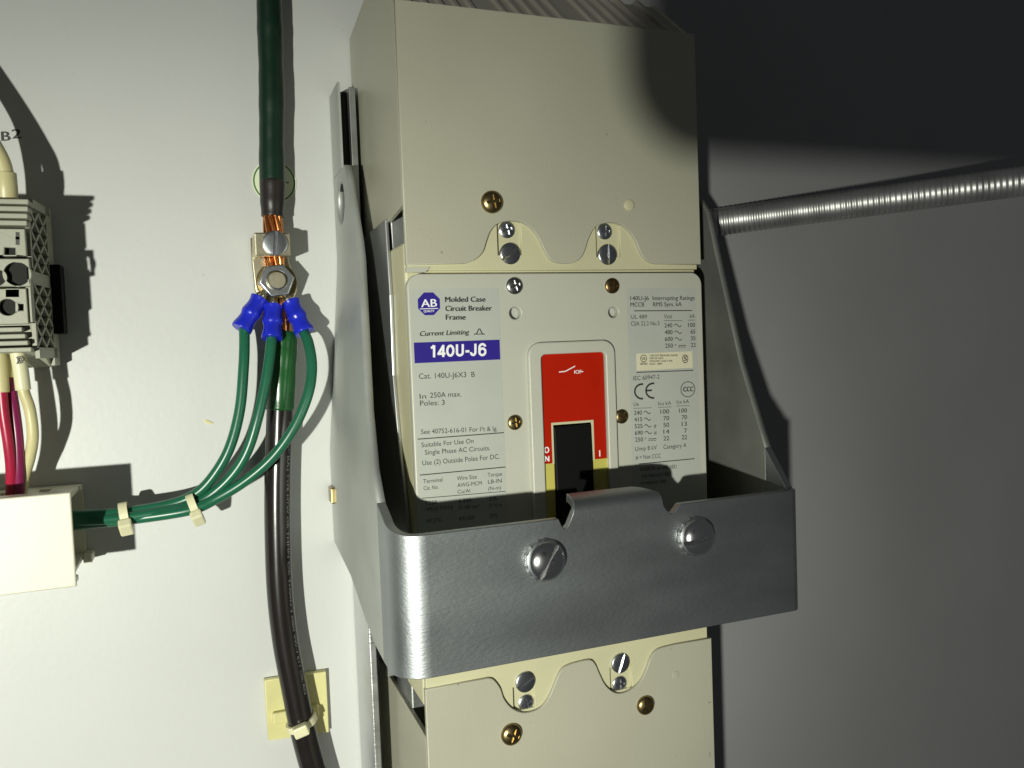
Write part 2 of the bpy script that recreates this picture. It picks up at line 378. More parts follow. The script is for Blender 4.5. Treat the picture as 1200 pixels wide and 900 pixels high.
# yellowish inserts in the cut-outs
def insert(nm, x0, x1, z0, z1, slots):
    loops = [[(x0, z0), (x1, z0), (x1, z1), (x0, z1)]]
    for a, b, c, e in slots: loops.append([(a, c), (b, c), (b, e), (a, e)])
    return plate(nm, loops, FD+.9, FD+3, 'cream_plastic', br, bevel=.2, seg=1)
def slot(pxa, pxb, pya, pyb): 
    a, b = U(pxa, pyb, FD+1), U(pxb, pya, FD+1); return (a[0], b[0], a[1], b[1])
S1, S2 = slot(583.5, 610, 256, 299), slot(699, 726, 256, 301)
insert('terminal_insert', XL+.6, XR-1.2, 24.2, 44, [S1, S2])
S3, S4 = slot(602, 626, 801, 834), slot(715.5, 740, 778, 811)
insert('terminal_insert', XL+.6, XR-1.2, -122, -100.9, [S3, S4])
for s in (S1, S2, S3, S4):
    box('slot_floor', s[0]+.75, s[1]-.03, FD+1.8, FD+3.4, s[2]+.03, s[3]-.03, 'cream_plastic', br)
    box('slot_back', s[0]-.2, s[0]+1, FD+3.6, FD+4, s[2]-.2, s[3]+.2, 'recess_shade', br)
plate('corner_step', [[(XL+.2, 23.6), (XL+6, 23.6), (XL+7, 24.4), (XL+7.4, 25.2), (XL+.2, 25.2)]], FD+.4, FD+2, 'face_plastic', br)

# screws --------------------------------------------------------------
PH = lambda r, h: [(r*.62, r*.14, h+1, h-.55, .5), (r*.62, r*.14, h+1, h-.55, .5+math.pi/2)]
def screw_mesh(nm, r, h, m, kind, rim=.4):
    me = lathe_mesh(nm, dome(r, h, rim))
    if kind == 'ph': me = cut(me, PH(r, h))
    elif kind == 'slot': me = cut(me, [(r*1.2, r*.13, h+1, h-.6, 0)])
    me.materials.clear(); me.materials.append(MATS[m]); return shade(me, 30)
brass_dome = screw_mesh('screw', 3.55, 2.1, 'brass', 'ph', .5)
face_ph = screw_mesh('screw', 2.75, 1.2, 'screw_steel', 'ph')
face_rust = screw_mesh('screw', 2.6, 1.1, 'old_brass', 'ph')
face_brass = screw_mesh('screw', 2.45, 1.2, 'brass', 'ph')
term_small = screw_mesh('terminal_screw', 2.7, 1.0, 'zinc', 'ph')
term_big = screw_mesh('terminal_screw', 3.45, .9, 'zinc', 'slot')
place('screw', brass_dome, 576, 237, FD-.3, br, .3)
place('screw', brass_dome, 599, 860, FD-.3, br, .9); place('screw', brass_dome, 756, 826, FD-.3, br, .1, .93)
place('screw', face_ph, 602.5, 335, FD, br, .2); place('screw', face_rust, 717, 335, FD, br, .7)
place('screw', face_brass, 603, 495, FD, br, .4); place('screw', face_brass, 728, 488, FD, br, 1.0)
place('terminal_screw', term_small, 593.5, 269.5, FD+1.8, br, .2); place('terminal_screw', term_small, 708, 271.5, FD+1.8, br, .6)
place('terminal_screw', term_big, 597.5, 297.3, FD+1.2, br, -.6); place('terminal_screw', term_big, 711.5, 298.5, FD+1.2, br, -1.55)
place('terminal_screw', term_big, 615.5, 799, FD+.6, br, -.45, .98); place('terminal_screw', term_big, 727, 777, FD+.6, br, -1.2, .98)
place('terminal_screw', term_small, 616, 823, FD+1.9, br, .2); place('terminal_screw', term_small, 725.5, 801, FD+1.9, br, .5)
plug = lathe_mesh('plug', dome(1.9, .7, .3)); plug.materials.append(MATS['cream_plastic']); shade(plug)
place('plug', plug, 737, 240.5, FD-.3, br)
pip = lathe_mesh('moulding_mark', dome(1.4, .22, .1)); pip.materials.append(MATS['beige_plastic']); shade(pip)
place('moulding_mark', pip, 792, 791, FD-.3, br)

# left rating label ----------------------------------------------------
LD = FD-.05; ID = FD-.11
def quad_plate(nm, p, d0, m, parent, r=0):
    a = [U(*q, d0) for q in p]; x0 = (a[0][0]+a[3][0])/2; x1 = (a[1][0]+a[2][0])/2; z1 = (a[0][1]+a[1][1])/2; z0 = (a[2][1]+a[3][1])/2
    return plate(nm, [rrect(x0, x1, z0, z1, r, 4) if r else [(x0, z0), (x1, z0), (x1, z1), (x0, z1)]], d0, d0+.04, m, parent)
lab = quad_plate('rating_label', [(483.5, 339), (584.5, 337.5), (596, 640), (491, 652)], LD, 'label_grey', br)
quad_plate('blue_band', [(484.8, 401.5), (585.3, 398), (586.5, 421.5), (486, 425.5)], LD-.02, 'blue_ink', lab)
c8 = U(502.7, 356, ID); R8 = 3.75
plate('logo_octagon', [[(c8[0]+R8*math.cos(math.radians(22.5+45*i)), c8[1]+R8*math.sin(math.radians(22.5+45*i))) for i in range(8)]], ID, ID+.04, 'blue_ink', lab)
txt('AB', (493.6, 360), (511.8, 359.4), 9.2, ID-.03, 'ink_white', lab, .012)
bar('logo_line', (492, 362), (513.4, 361.4), .22, ID-.03, 'ink_white', lab)
txt('QUALITY', (496.5, 366), (509, 365.6), 2.6, ID-.03, 'ink_white', lab, .01)
tl = lambda s, a, b, c, bold=0, shear=0, m='ink': txt(s, a, b, c, ID, m, lab, bold, shear=shear)
tl('Molded Case', (521.5, 354), (568.5, 353.6), 6.2, .028)
tl('Circuit Breaker', (521.8, 364.6), (576, 364), 6.2, .028)
tl('Frame', (522.3, 374.8), (545.3, 374.6), 6.2, .028)
tl('Current Limiting', (491.5, 394), (549, 391.8), 5.8, .022, .2)
polyline('peak_symbol', [(555.5, 391.8), (558.5, 391.2), (561, 385.5), (562.2, 385.3), (565.5, 391.5), (568, 391.8)], .35, ID, 'ink', lab)
polyline('peak_symbol', [(558.5, 391.6), (566, 391.4)], .25, ID, 'ink', lab)
def bnum(strokes):
    for k_, st_ in enumerate(strokes): polyline('lettering', [(504.5+a*1.0, 418.9-.037*a-b) for a, b in st_], .74, ID-.02-.006*k_, 'ink_white', lab)
def ell(cx, cy, rx, ry, a0, a1, n=14): return [(cx+rx*math.cos(math.radians(a0+(a1-a0)*i/n)), cy+ry*math.sin(math.radians(a0+(a1-a0)*i/n))) for i in range(n+1)]
bnum([[(.5, 11), (2.6, 12), (3.9, 14)], [(4.2, 0), (4.2, 14.2)],
      [(17.5, 3.9), (8.2, 3.9)], [(9.2, 3.6), (15, 13.4)], [(14.9, 0), (14.9, 14.2)],
      ell(23.2, 7.1, 3.6, 5.8, 0, 360, 24),
      [(31, 14.2), (31, 5)] + ell(34.4, 4.5, 3.4, 3.3, 180, 360) + [(37.8, 14.2)],
      [(41, 5.6), (45.6, 5.6)],
      [(52.6, 14.2), (52.6, 4.5)] + ell(50, 4.4, 2.6, 3.3, 0, -180),
      ell(60.8, 4.4, 3.5, 3.9, 0, 360, 24), [(57.3, 4.4), (57.3, 9)] + ell(60.8, 9.4, 3.5, 3.9, 180, 15)])
tl('Cat. 140U-J6X3  B', (491, 444), (556.5, 441.6), 6.4)
tl('In', (491.8, 467.3), (499.5, 467), 5.6); tl('250A max.', (504, 466.2), (540.8, 464.5), 6.2)
tl('Poles: 3', (492.3, 475.6), (521.2, 474.4), 6.2)
tl('See 40752-616-01 For I²t & Ig.', (493.5, 508.8), (583, 504.6), 5.6)
bar('rule', (489.5, 514.7), (590.5, 507), .3, ID, 'ink', lab)
tl('Suitable For Use On', (494, 524.2), (555, 519.2), 5.6)
tl('Single Phase AC Circuits.', (498, 533), (574.5, 527.5), 5.6)
tl('Use (2) Outside Poles For DC.', (495, 545.4), (585.5, 537.5), 5.8)
bar('rule', (492, 556.8), (592.5, 547.3), .3, ID, 'ink', lab)
tl('Terminal', (496, 566.5), (518.5, 564.3), 4.8); tl('Wire Size', (535.5, 563), (558.8, 560.8), 4.8); tl('Torque', (571.5, 559), (588.5, 557.4), 4.8)
tl('Cat. No.', (496.4, 574.5), (514, 572.8), 4.6); tl('AWG-MCM', (536, 571), (564.5, 568.2), 4.6); tl('LB-IN', (572, 567), (588, 565.4), 4.6)
tl('Cu/Al', (536.2, 578.5), (551, 577), 4.4); tl('(N-m)', (572.3, 574.8), (587, 573.4), 4.4)
bar('rule', (494, 584), (592.5, 575.8), .2, ID, 'ink', lab)
tl('T250', (498, 592), (512, 590.8), 4.8); tl('4-350', (537, 590), (552, 588.5), 4.8); tl('275', (573, 587), (582, 586.2), 4.8)
tl('140U-J-TLA1A', (498, 599), (531, 596), 4.4); tl('25-185 mm²', (537, 597), (562, 594.8), 4.4); tl('31 N-m', (573, 594.5), (588, 593.2), 4.4)
tl('W/ JTC', (499, 613), (518, 611), 4.6); tl('4/0-350', (538, 610), (556, 608.6), 4.6); tl('275', (574, 607), (583, 606), 4.6)

# right rating label ---------------------------------------------------
labr = quad_plate('ratings_label', [(734.5, 338), (815.5, 337), (823, 625), (743, 632)], LD, 'label_grey', br, 1.6)
tr = lambda s, a, b, c, bold=0, shear=0, m='ink': txt(s, a, b, c, ID, m, labr, bold, shear=shear)
tr('140U-J6', (738.8, 352), (760.2, 351.8), 5, .006); tr('Interrupting Ratings', (764.8, 351.7), (813.8, 351.4), 5, .006)
tr('MCCB', (738.8, 359.4), (754.8, 359.2), 5, .006); tr('RMS Sym. kA', (765.4, 359.1), (798.8, 358.8), 5, .006)
bar('rule', (743, 364.3), (811, 363.9), .3, ID, 'ink', labr)
tr('UL 489', (739.4, 373.6), (758.2, 373.4), 4.8); tr('CSA 22.2 No.5', (739.4, 381.6), (773, 381.2), 4.9)
tr('Volt', (778.2, 373.2), (787.8, 373.1), 4.8); tr('kA', (808.5, 372.6), (814.2, 372.5), 4.8)
bar('rule', (778, 375.8), (799.5, 375.5), .15, ID, 'ink', labr); bar('rule', (806.5, 375.2), (814.4, 375), .15, ID, 'ink', labr)
def wave(x, y, w=8.5, h=1.7, parent=None): polyline('tilde', [(x + w*i/8, y - h*math.sin(2*math.pi*i/8) - .25*i/8) for i in range(9)], .26, ID, 'ink', parent)
for i, (a, b) in enumerate((('240', '100'), ('480', '65'), ('600', '35'))):
    y = 383.9 + 7.9*i; tr(a, (778.6+.3*i, y), (787.8+.3*i, y-.2), 5, .006); wave(790+.3*i, y-2.4, parent=labr); tr(b, (806.5+.2*i if i == 0 else 809.2+.2*i, y-.7), (814.5+.2*i, y-.8), 5, .006)
tr('250', (779.6, 407.6), (788.6, 407.4), 5, .006); tr('*', (790.8, 407), (792.4, 407), 4); bar('direct_current_mark', (795, 405.2), (803.8, 404.9), .24, ID, 'ink', labr)
for k in range(3): bar('direct_current_mark', (795+3.2*k, 406.9), (797.2+3.2*k, 406.8), .2, ID, 'ink', labr)
tr('22', (809.6, 406.8), (815.3, 406.6), 5, .006)
quad_plate('certification_sticker', [(745.6, 413.3), (811.2, 412.6), (811.8, 432.2), (746.2, 433)], LD-.02, 'label_cream', labr)
def ring(cx, cy, r, th, d, m, parent, nm='ring', sx=1):
    x, z = U(cx, cy, d); 
    o = plate(nm, [[(x+(a-x)*sx, b) for a, b in circ(x, z, r, 24)], [(x+(a-x)*sx, b) for a, b in circ(x, z, r-th, 24)]], d, d+.03, m, parent); return o
SD = ID-.02
ring(754.2, 420, 1.25, .22, SD, 'ink', labr); 
def trs(s, a, b, c, bold=0): txt(s, a, b, c, SD, 'ink', labr, bold)
trs('UL', (752.2, 421.6), (756.4, 421.5), 3.2, .02); trs('LISTED', (750, 427.5), (758.5, 427.4), 2.4, .02)
for i, (s, e) in enumerate((('CIRCUIT BREAKER FRAME', 794), ('ISSUE NO.', 778), ('MOLDED CASE TYPE', 788), ('NO. 489', 776))): trs(s, (761.5, 417.7+3.3*i), (e, 417.4+3.3*i), 2.1, .01)
ring(803, 420.5, 1.5, .3, SD, 'ink', labr, sx=.8); trs('S', (801.2, 422.8), (804.8, 422.7), 5.2, .02)
bar('rule', (745.8, 436.4), (812.5, 434), .3, ID, 'ink', labr)
tr('IEC 60947-2', (742.3, 445.8), (773, 443.8), 5)
def arc(cx, cy, r, a0, a1, th, parent, nm): 
    polyline(nm, [(cx + r*math.cos(math.radians(a0+(a1-a0)*i/14)), cy - r*math.sin(math.radians(a0+(a1-a0)*i/14))) for i in range(15)], th, ID, 'ink', parent)
arc(752.5, 458.7, 8.6, 82, 278, .62, labr, 'ce_mark'); arc(765.6, 457.8, 8.6, 82, 278, .62, labr, 'ce_mark'); bar('ce_mark', (757.5, 457.8), (764, 457.4), .6, ID, 'ink', labr)
ring(806.2, 456.2, 2.75, .24, ID, 'ink', labr, 'ccc_ring', 1.08); tr('CCC', (800.5, 459), (812.2, 458.6), 5.6, .03)
tr('Ue', (742.6, 476), (748.6, 475.7), 4.6); tr('Icu kA', (771.5, 475), (786.5, 474.2), 4.4); tr('Ics kA', (793, 473.2), (807.5, 472.4), 4.4)
bar('rule', (742.6, 478.6), (763.5, 477.8), .13, ID, 'ink', labr); bar('rule', (771, 477.5), (787, 476.8), .13, ID, 'ink', labr); bar('rule', (792.5, 475.9), (808, 475.2), .13, ID, 'ink', labr)
rows = (('240', '100', '100', 0), ('415', '70', '70', 0), ('525', '50', '13', 1), ('690', '14', '7', 1), ('250', '22', '22', 2))
for i, (a, b, c, k) in enumerate(rows):
    y = 486.3 + 7.85*i; o = .35*i
    tr(a, (743+o, y), (752.2+o, y-.4), 5, .006)
    if k < 2: wave(754.5+o, y-2.8, 8, 1.6, labr)
    if k == 1: tr('#', (765.5+o, y-.6), (768.6+o, y-.8), 4.6)
    if k == 2:
        tr('*', (754.2+o, y-1), (755.8+o, y-1), 4); bar('direct_current_mark', (758.5+o, y-3.2), (767.8+o, y-3.6), .24, ID, 'ink', labr)
        for q in range(3): bar('direct_current_mark', (758.5+o+3.3*q, y-1.3-.1*q), (760.8+o+3.3*q, y-1.4-.1*q), .2, ID, 'ink', labr)
    tr(b, (774 if len(b) == 3 else 777.5, y-1.4), (784.2, y-1.8), 5, .006)
    tr(c, (795.8 if len(c) == 3 else (799 if len(c) == 2 else 801.8), y-2.6), (805, y-3), 5, .006)
tr('Uimp 8 kV', (744.3, 528.6), (769.8, 526.6), 5); tr('Category A', (777.5, 526.2), (804.5, 524), 5)
tr('# = Not CCC', (744.8, 538.7), (774.5, 536.4), 5)
bar('rule', (748.5, 543.8), (814, 537.5), .3, ID, 'ink', labr)
for i, (s, a, b) in enumerate((('Suitable for use with 140U', 750, 793), ('trip units and 140U', 752, 786), ('accessories only', 751, 781))): tr(s, (a, 551.5+8.3*i), (b, 549+8.3*i), 5)

# ------------------------------------------------------------------ steel strap in front of the breaker
sb = empty('steel_strap_bracket', 113, D, -90, 'galvanised steel strap bracket wrapped round the front of the circuit breaker', 'bracket')
BD = 215.0; ZB0, ZB1 = -89.5, -50.0
X0, X1 = 45.6, 180.2
def leanL(z): return X0 + 6.3*min(1, max(0, (z+38)/72))
# band with rounded left bend, notches and tab
def band_mesh():
    rL, rR, th = 9.5, 3.5, 2.6
    path = []   # (x, d, nx, nd) along the outer surface, left to right
    path.append((X0, BD+rL+8, -1, 0))
    for i in range(15):
        a = math.radians(180 - 90*i/14); path.append((X0+rL+rL*math.cos(a), BD+rL-rL*math.sin(a), math.cos(a), -math.sin(a)))
    zn = [U(p, 600, BD)[0] for p in (500,540,580,620,645,654,658,662,666,670,674,679,684,695,715,735,748,757,768,774,778,781,785,789,793,797,801,830,870,900)]
    for x in zn: path.append((x, BD, 0, -1))
    for i in range(9):
        a = math.radians(90 - 90*i/8); path.append((X1-rR+rR*math.cos(a), BD+rR-rR*math.sin(a), math.cos(a), -math.sin(a)))
    path.append((X1, BD+14, 1, 0))
    return path, th
path, th = band_mesh()
def top_z(x, i):
    # upper edge of the band incl. notches beside the tab and the rise into both arms
    a = lambda p: U(p, 600, BD)[0]
    if i == 0: return ZB1+6.8
    if i < 12: return ZB1+4.2*(1-i/12)**2
    if a(655) < x < a(668.5): 
        t = (x-a(655))/(a(668.5)-a(655)); return ZB1+.2-3.4*math.sin(math.pi*t)**.6
    if a(779.5) < x < a(795):
        t = (x-a(779.5))/(a(795)-a(779.5)); return ZB1-2.6*math.sin(math.pi*t)**.6
    return ZB1
V, Fc = [], []
for i, (x, d, nx, ndd) in enumerate(path):
    zt = top_z(x, i)
    if i == len(path)-1: zt = ZB1+12.6
    zs = [ZB0, (ZB0+zt)/2, zt]
    for z in zs: V.append((x, d, z))
    for z in zs: V.append((x-nx*th, d-ndd*th, z))
ta = lambda p: U(p, 600, BD)[0]
in_tab = [i for i, q in enumerate(path) if q[3] == -1 and ta(668.6) <= q[0] <= ta(780)]
for i in range(len(path)-1):
    a, b = 6*i, 6*(i+1)
    Fc += [(a, a+1, b+1, b), (a+1, a+2, b+2, b+1), (a+3, b+3, b+4, a+4), (a+4, b+4, b+5, a+5), (a, b, b+3, a+3)]
    if not (i in in_tab and i+1 in in_tab): Fc.append((a+2, a+5, b+5, b+2))
Fc += [(0, 3, 4, 1), (1, 4, 5, 2)]; e = 6*(len(path)-1); Fc += [(e, e+1, e+4, e+3), (e+1, e+2, e+5, e+4)]
# the tab grows out of the band's upper edge and curls back
prof = [(0, 0), (0, 1.4), (.4, 2.8), (1.3, 4.0), (2.6, 4.9), (4.4, 5.5), (6.3, 5.8)]    # (back, up)
xs_t = [path[i][0] for i in in_tab]; xa, xb = xs_t[0], xs_t[-1]; nT = len(in_tab); nP = len(prof)
prev = [(6*i+2, 6*i+5) for i in in_tab]
for k in range(1, nP):
    t = k/(nP-1); tdir = (Vector(prof[min(k+1, nP-1)]) - Vector(prof[k-1])).normalized(); nb, nu = tdir.y, -tdir.x
    l = xa + 1.3*min(1, t*2.2); rr3 = xb - .6*t - 14*max(0, t-.45)**1.25
    cur = []
    for x in xs_t:
        u = (x-xa)/(xb-xa); q0 = len(V)
        V.append((l+(rr3-l)*u, BD+prof[k][0], ZB1+prof[k][1])); V.append((l+(rr3-l)*u, BD+prof[k][0]+th*nb, ZB1+prof[k][1]+th*nu)); cur.append((q0, q0+1))
    for u in range(nT-1):
        Fc += [(prev[u][0], prev[u+1][0], cur[u+1][0], cur[u][0]), (prev[u][1], cur[u][1], cur[u+1][1], prev[u+1][1])]
        if k == nP-1: Fc.append((cur[u][0], cur[u+1][0], cur[u+1][1], cur[u][1]))
    for u in (0, nT-1): Fc.append((prev[u][0], cur[u][0], cur[u][1], prev[u][1]))
    prev = cur
me = from_mm('band', V, Fc); shade(me, 40); band = link('band', me, 'galvanised', sb, bevel=.35, seg=2)
# left arm: sheet with a hole, its front edge slanting back to the panel
armL = [(D-.5, 66), (294, 66), (275, 31), (252, -18), (240, -35), (232.5, -43.2), (232.5, -89.2), (243, -88.5), (255, -86), (284, -77), (D-.5, -72.5)]
hl = circ(305.5, 55, 8.2, 24)
def arm_mesh(name, prof, holes, xo, th_, sgn):
    cu = bpy.data.curves.new('c', 'CURVE'); cu.dimensions = '2D'; cu.fill_mode = 'BOTH'; cu.extrude = th_/2
    for lp in [prof] + holes:
        s = cu.splines.new('POLY'); s.points.add(len(lp)-1); s.use_cyclic_u = True
        for p, (a, b) in zip(s.points, lp): p.co = (a, b, 0, 1)
    me = curve_mesh(cu); me.name = name; me.materials.clear()
    for v in me.vertices: d, z, e2 = v.co; v.co = W(xo(z) + sgn*(th_/2 + e2), d, z)
    bm = bmesh.new(); bm.from_mesh(me); bmesh.ops.remove_doubles(bm, verts=bm.verts, dist=1e-7); bmesh.ops.recalc_face_normals(bm, faces=bm.faces); bm.to_mesh(me); bm.free()
    return me
def densify(P, step=6):
    out = []
    for i in range(len(P)):
        a, b = Vector(P[i]), Vector(P[(i+1) % len(P)]); n = max(1, int((b-a).length/step))
        out += [tuple(a + (b-a)*k/n) for k in range(n)]
    return out
link('arm', arm_mesh('arm', densify(armL), [hl], leanL, 2.6, 1), 'arm_steel', sb)
armR = [(D-.5, 60), (272, 58), (263, 47), (258, 32), (243, -9), (229, -37.4), (229, ZB0+.3), (255, -86), (284, -77), (D-.5, -72.5)]
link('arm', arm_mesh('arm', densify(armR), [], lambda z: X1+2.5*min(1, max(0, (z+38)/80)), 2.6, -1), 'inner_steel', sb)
box('rivet', 44.0, 48.6, 311, 317.6, -56.5, -50.5, 'brass', sb, bevel=.5)
# two big slotted screws with serrated washers
def washer_mesh():
    V = []; n = 40
    me = lathe_mesh('washer', [(4.0, -.5), (5.9, -.5), (6.1, .3), (5.8, .9), (4, .9)], 40)
    for v in me.vertices:
        a = math.atan2(v.co.z, v.co.x); r = math.hypot(v.co.x, v.co.z)
        if r > .0055: f = 1 + .022*math.copysign(1, math.sin(a*14)); v.co.x *= f; v.co.z *= f
    me.materials.append(MATS['bright_steel']); return me
wm = washer_mesh()
big = lathe_mesh('screw', dome(5.75, 4.3, 1.2, 12, -.6)); big = cut(big, [(8, .72, 6, 1.9, 0)]); big.materials.clear(); big.materials.append(MATS['bright_steel']); shade(big, 30)
for px, py, a in ((638.5, 656, math.radians(-57)), (815, 628.5, math.radians(-14))):
    s = place('screw', big, px, py, BD-.3, sb, a); x, z = U(px, py, BD-.3)
    w = link('washer', wm, None, None); w.location = W(x, BD-.2, z); par(w, sb)
# channel on the panel that carries breaker and strap
ch = empty('mounting_channel', 113, D, -230, 'grey steel mounting channel standing on the panel behind the breaker', 'channel')
box('flange', 51.9, 52.8, 301, D-.5, 66.2, 97, 'arm_steel', ch)
box('flange_gap_shade', 52.9, 56.4, 309, D-.6, 60, 96, 'recess_shade', ch)  # added dark filler, its colour imitates the shade between the flanges
box('flange', 56.5, 58.8, 304, D-.5, -78, 96.5, 'dull_steel', ch, bevel=.2)
box('flange', 52.0, 54.4, 290, D-.5, -260, -79, 'brushed_steel', ch, bevel=.4)
box('flange', 168.5, 171, 292, D-.5, -260, 96, 'galvanised', ch, bevel=.3)
box('web', 59, 168.3, 294.5, 297, -119, 36, 'dull_steel', ch)

# ------------------------------------------------------------------ flexible conduit
cd = empty('flexible_conduit', *U3(835, 262, 312), 'ribbed flexible metal conduit running right from behind the breaker', 'conduit')
cA, cB = Vector(U3(836, 261, 309)), Vector(U3(1200, 212, 234))
cp = [tuple(cA + (cB-cA)*t) for t in (-.08, 0, .5, 1, 1.4)]
cl = catmull(cp, 60); 
def conduit_rad(t, n=[len(cl)]): return 6.05
P = cl; 
# resample evenly, ridge pitch 2.0 mm
acc = [0]
for a, b in zip(P, P[1:]): acc.append(acc[-1] + (b-a).length)
total = acc[-1]; step = .33; even = []; j = 0
for k in range(int(total/step)):
    s = k*step
    while acc[j+1] < s: j += 1
    t = (s-acc[j])/(acc[j+1]-acc[j]); even.append(tuple(P[j].lerp(P[j+1], t)))
pitch = 2.1
nE = len(even)
tube('armour', even, lambda t: 6.0 + .11*math.cos(2*math.pi*(t*(nE-1)*step)/pitch)*(1+.25*math.sin(t*90)), 'conduit_steel', cd, n=28, smooth_path=0)

# ------------------------------------------------------------------ ground lug and cables
gc = empty('green_taped_cable', *U3(318, 250, 312), 'thick dark green taped cable hanging down into the ground lug', 'cable')
def crook(pts, a): return [(x + random.uniform(-a, a), d, z) for x, d, z in pts]
tube('jacket', [U3(313, -90, 312), U3(315.5, 0, 312), U3(317, 50, 312.4), U3(318.5, 110, 312.2), U3(318.5, 170, 312.5), U3(319.5, 222, 312.2)], lambda t: 4.5 + .10*math.sin(t*23) + .06*math.sin(t*61), 'dark_green_tape', gc, n=28)
tube('tape_end', [U3(319.5, 212, 312.2), U3(319.5, 235, 312), U3(319.5, 254, 312)], lambda t: 4.55 - .9*max(0, t-.3) + .08*math.sin(t*14), 'black_tape', gc, n=28)
ax0, ax1 = Vector(U3(319.5, 250, 312)), Vector(U3(322.5, 322, 310.5))
for ring_n, rr_, off in ((9, 2.55, 0), (5, 1.3, .3)):
    for k in range(ring_n):
        pts = []
        for i in range(9):
            t = i/8; a = 2*math.pi*k/ring_n + off + t*1.6; c = ax0.lerp(ax1, t); q = rr_*(1+.12*math.sin(t*math.pi)) 
            pts.append((c.x + q*math.cos(a), c.y + q*math.sin(a), c.z))
        tube('strand', pts, .86, 'copper', gc, n=8, smooth_path=3)
lug = empty('ground_lug', *U3(323, 345, D), 'tin plated ground lug with clamp screw and hex nut below green cable', 'lug')
lx0 = U(299, 285, 300)[0]; lx1 = U(341, 285, 300)[0]
# clamp collar: block with a bore for the strands
zc1, zc0 = U(320, 271, 300)[1], U(320, 298.5, 300)[1]
lc = (lx0+lx1)/2
prism = lambda nm, x0, x1, d0, d1, z0, z1, m, bv=.5: box(nm, x0, x1, d0, d1, z0, z1, m, lug, bevel=bv)
prism('collar', lx0, lx1, 303, 307.5, zc0, zc1, 'tin_lug', .5)
prism('collar_side', lx0, lx0+2.4, 307.3, 317, zc0, zc1, 'tin_lug', .4); prism('collar_side', lx1-2.4, lx1, 307.3, 317, zc0, zc1, 'tin_lug', .4)
zt0 = U(323, 356, 312)[1]
tong = []
cx_, cz_ = U(324, 333, 312)
r_t = 7.6
for i in range(17):
    a = math.pi + math.pi*i/16; tong.append((cx_ + r_t*math.cos(a), cz_-.6 + r_t*math.sin(a)))
tong += [(lc+6.6, zc0-1), (lc+6.6, zc1-.5), (lc-6.6, zc1-.5), (lc-6.6, zc0-1)]
plate('tongue', [tong], 313.5, 317.5, 'tin_lug', lug, bevel=.5)
cs = screw_mesh('clamp_screw', 4.35, .9, 'zinc', 'slot', .5)
place('clamp_screw', cs, 322.5, 285, 303, lug, -1.45)
wsh = lathe_mesh('washer', [(3, 0), (7.2, 0), (7.2, 1.0), (6.9, 1.3), (3, 1.3)]); wsh.materials.append(MATS['brass']); shade(wsh, 30)
place('washer', wsh, 324, 331, 313.4, lug)
nv = [(6.3*math.cos(math.radians(60*i+8)), 6.3*math.sin(math.radians(60*i+8))) for i in range(6)]
nxc, nzc = U(324, 329, 308)
nut = plate('hex_nut', [[(nxc+a, nzc+b) for a, b in nv], circ(nxc, nzc, 3.3, 24)], 306, 312, 'zinc', lug, bevel=.5)
st = lathe_mesh('stud', [(3.2, -12), (3.2, 1.6), (2.8, 2.1), (.02, 2.1)]); st.materials.append(MATS['tin_lug']); shade(st, 30)
place('stud', st, 324, 329, 306, lug)

bc = empty('black_cable', *U3(326, 640, 313), 'thick glossy black printed cable curving down from the ground lug', 'cable')
P1 = [U3(332, 372, 312), U3(331, 410, 312), U3(329, 455, 312), U3(327.5, 500, 312), U3(325.5, 560, 312), U3(325.5, 620, 312), U3(328, 690, 312), U3(334.5, 750, 312), U3(345, 806, 311.5), U3(354, 850, 311), U3(367, 900, 311.5), U3(390, 975, 312)]
tube('jacket', P1[2:], 4.75, 'black_jacket', bc, n=32, smooth_path=10)
tube('tape', [U3(333, 388, 312), U3(331.5, 410, 312), U3(330, 440, 312), U3(328.3, 480, 312)], lambda t: (4.4 + .95*min(1, t*5) - .25*max(0, t-.6)) + .10*math.sin(t*19), 'green_tape', bc, n=28)
tube('core_lug', [U3(331, 352, 314), U3(332, 372, 312), U3(333, 390, 312)], 2.6, 'copper', bc, n=16)
# printed legend wrapped on the jacket
cpath = catmull(P1, 14)
def print_on_cable(s, t0, t1, ang, h):
    me = text_mesh(s, .02); xs = [v.co.x for v in me.vertices]; x0, x1 = min(xs), max(xs); n = len(cpath)-1
    for v in me.vertices:
        t = t0 + (t1-t0)*(v.co.x-x0)/(x1-x0); k = min(n-1, int(t*n)); f = t*n-k
        c = cpath[k].lerp(cpath[k+1], f); tg_ = (cpath[k+1]-cpath[k]).normalized()
        front = Vector((0, -1, 0)); side = tg_.cross(front).normalized()   # points left/right of travel
        a = ang + (v.co.y-.35)*h/4.8
        r = 4.83
        p = c + (front*math.cos(a) - side*math.sin(a))*r*1.0
        v.co = W(*p)
    me.materials.clear(); link('printed_legend', me, 'cord_ink', bc)
print_on_cable('AWG 2/0 (UL) TYPE MTW OR THHN OR THWN-2 600V VW-1 E11 OIL RES', .26, .74, .74, 1.35)

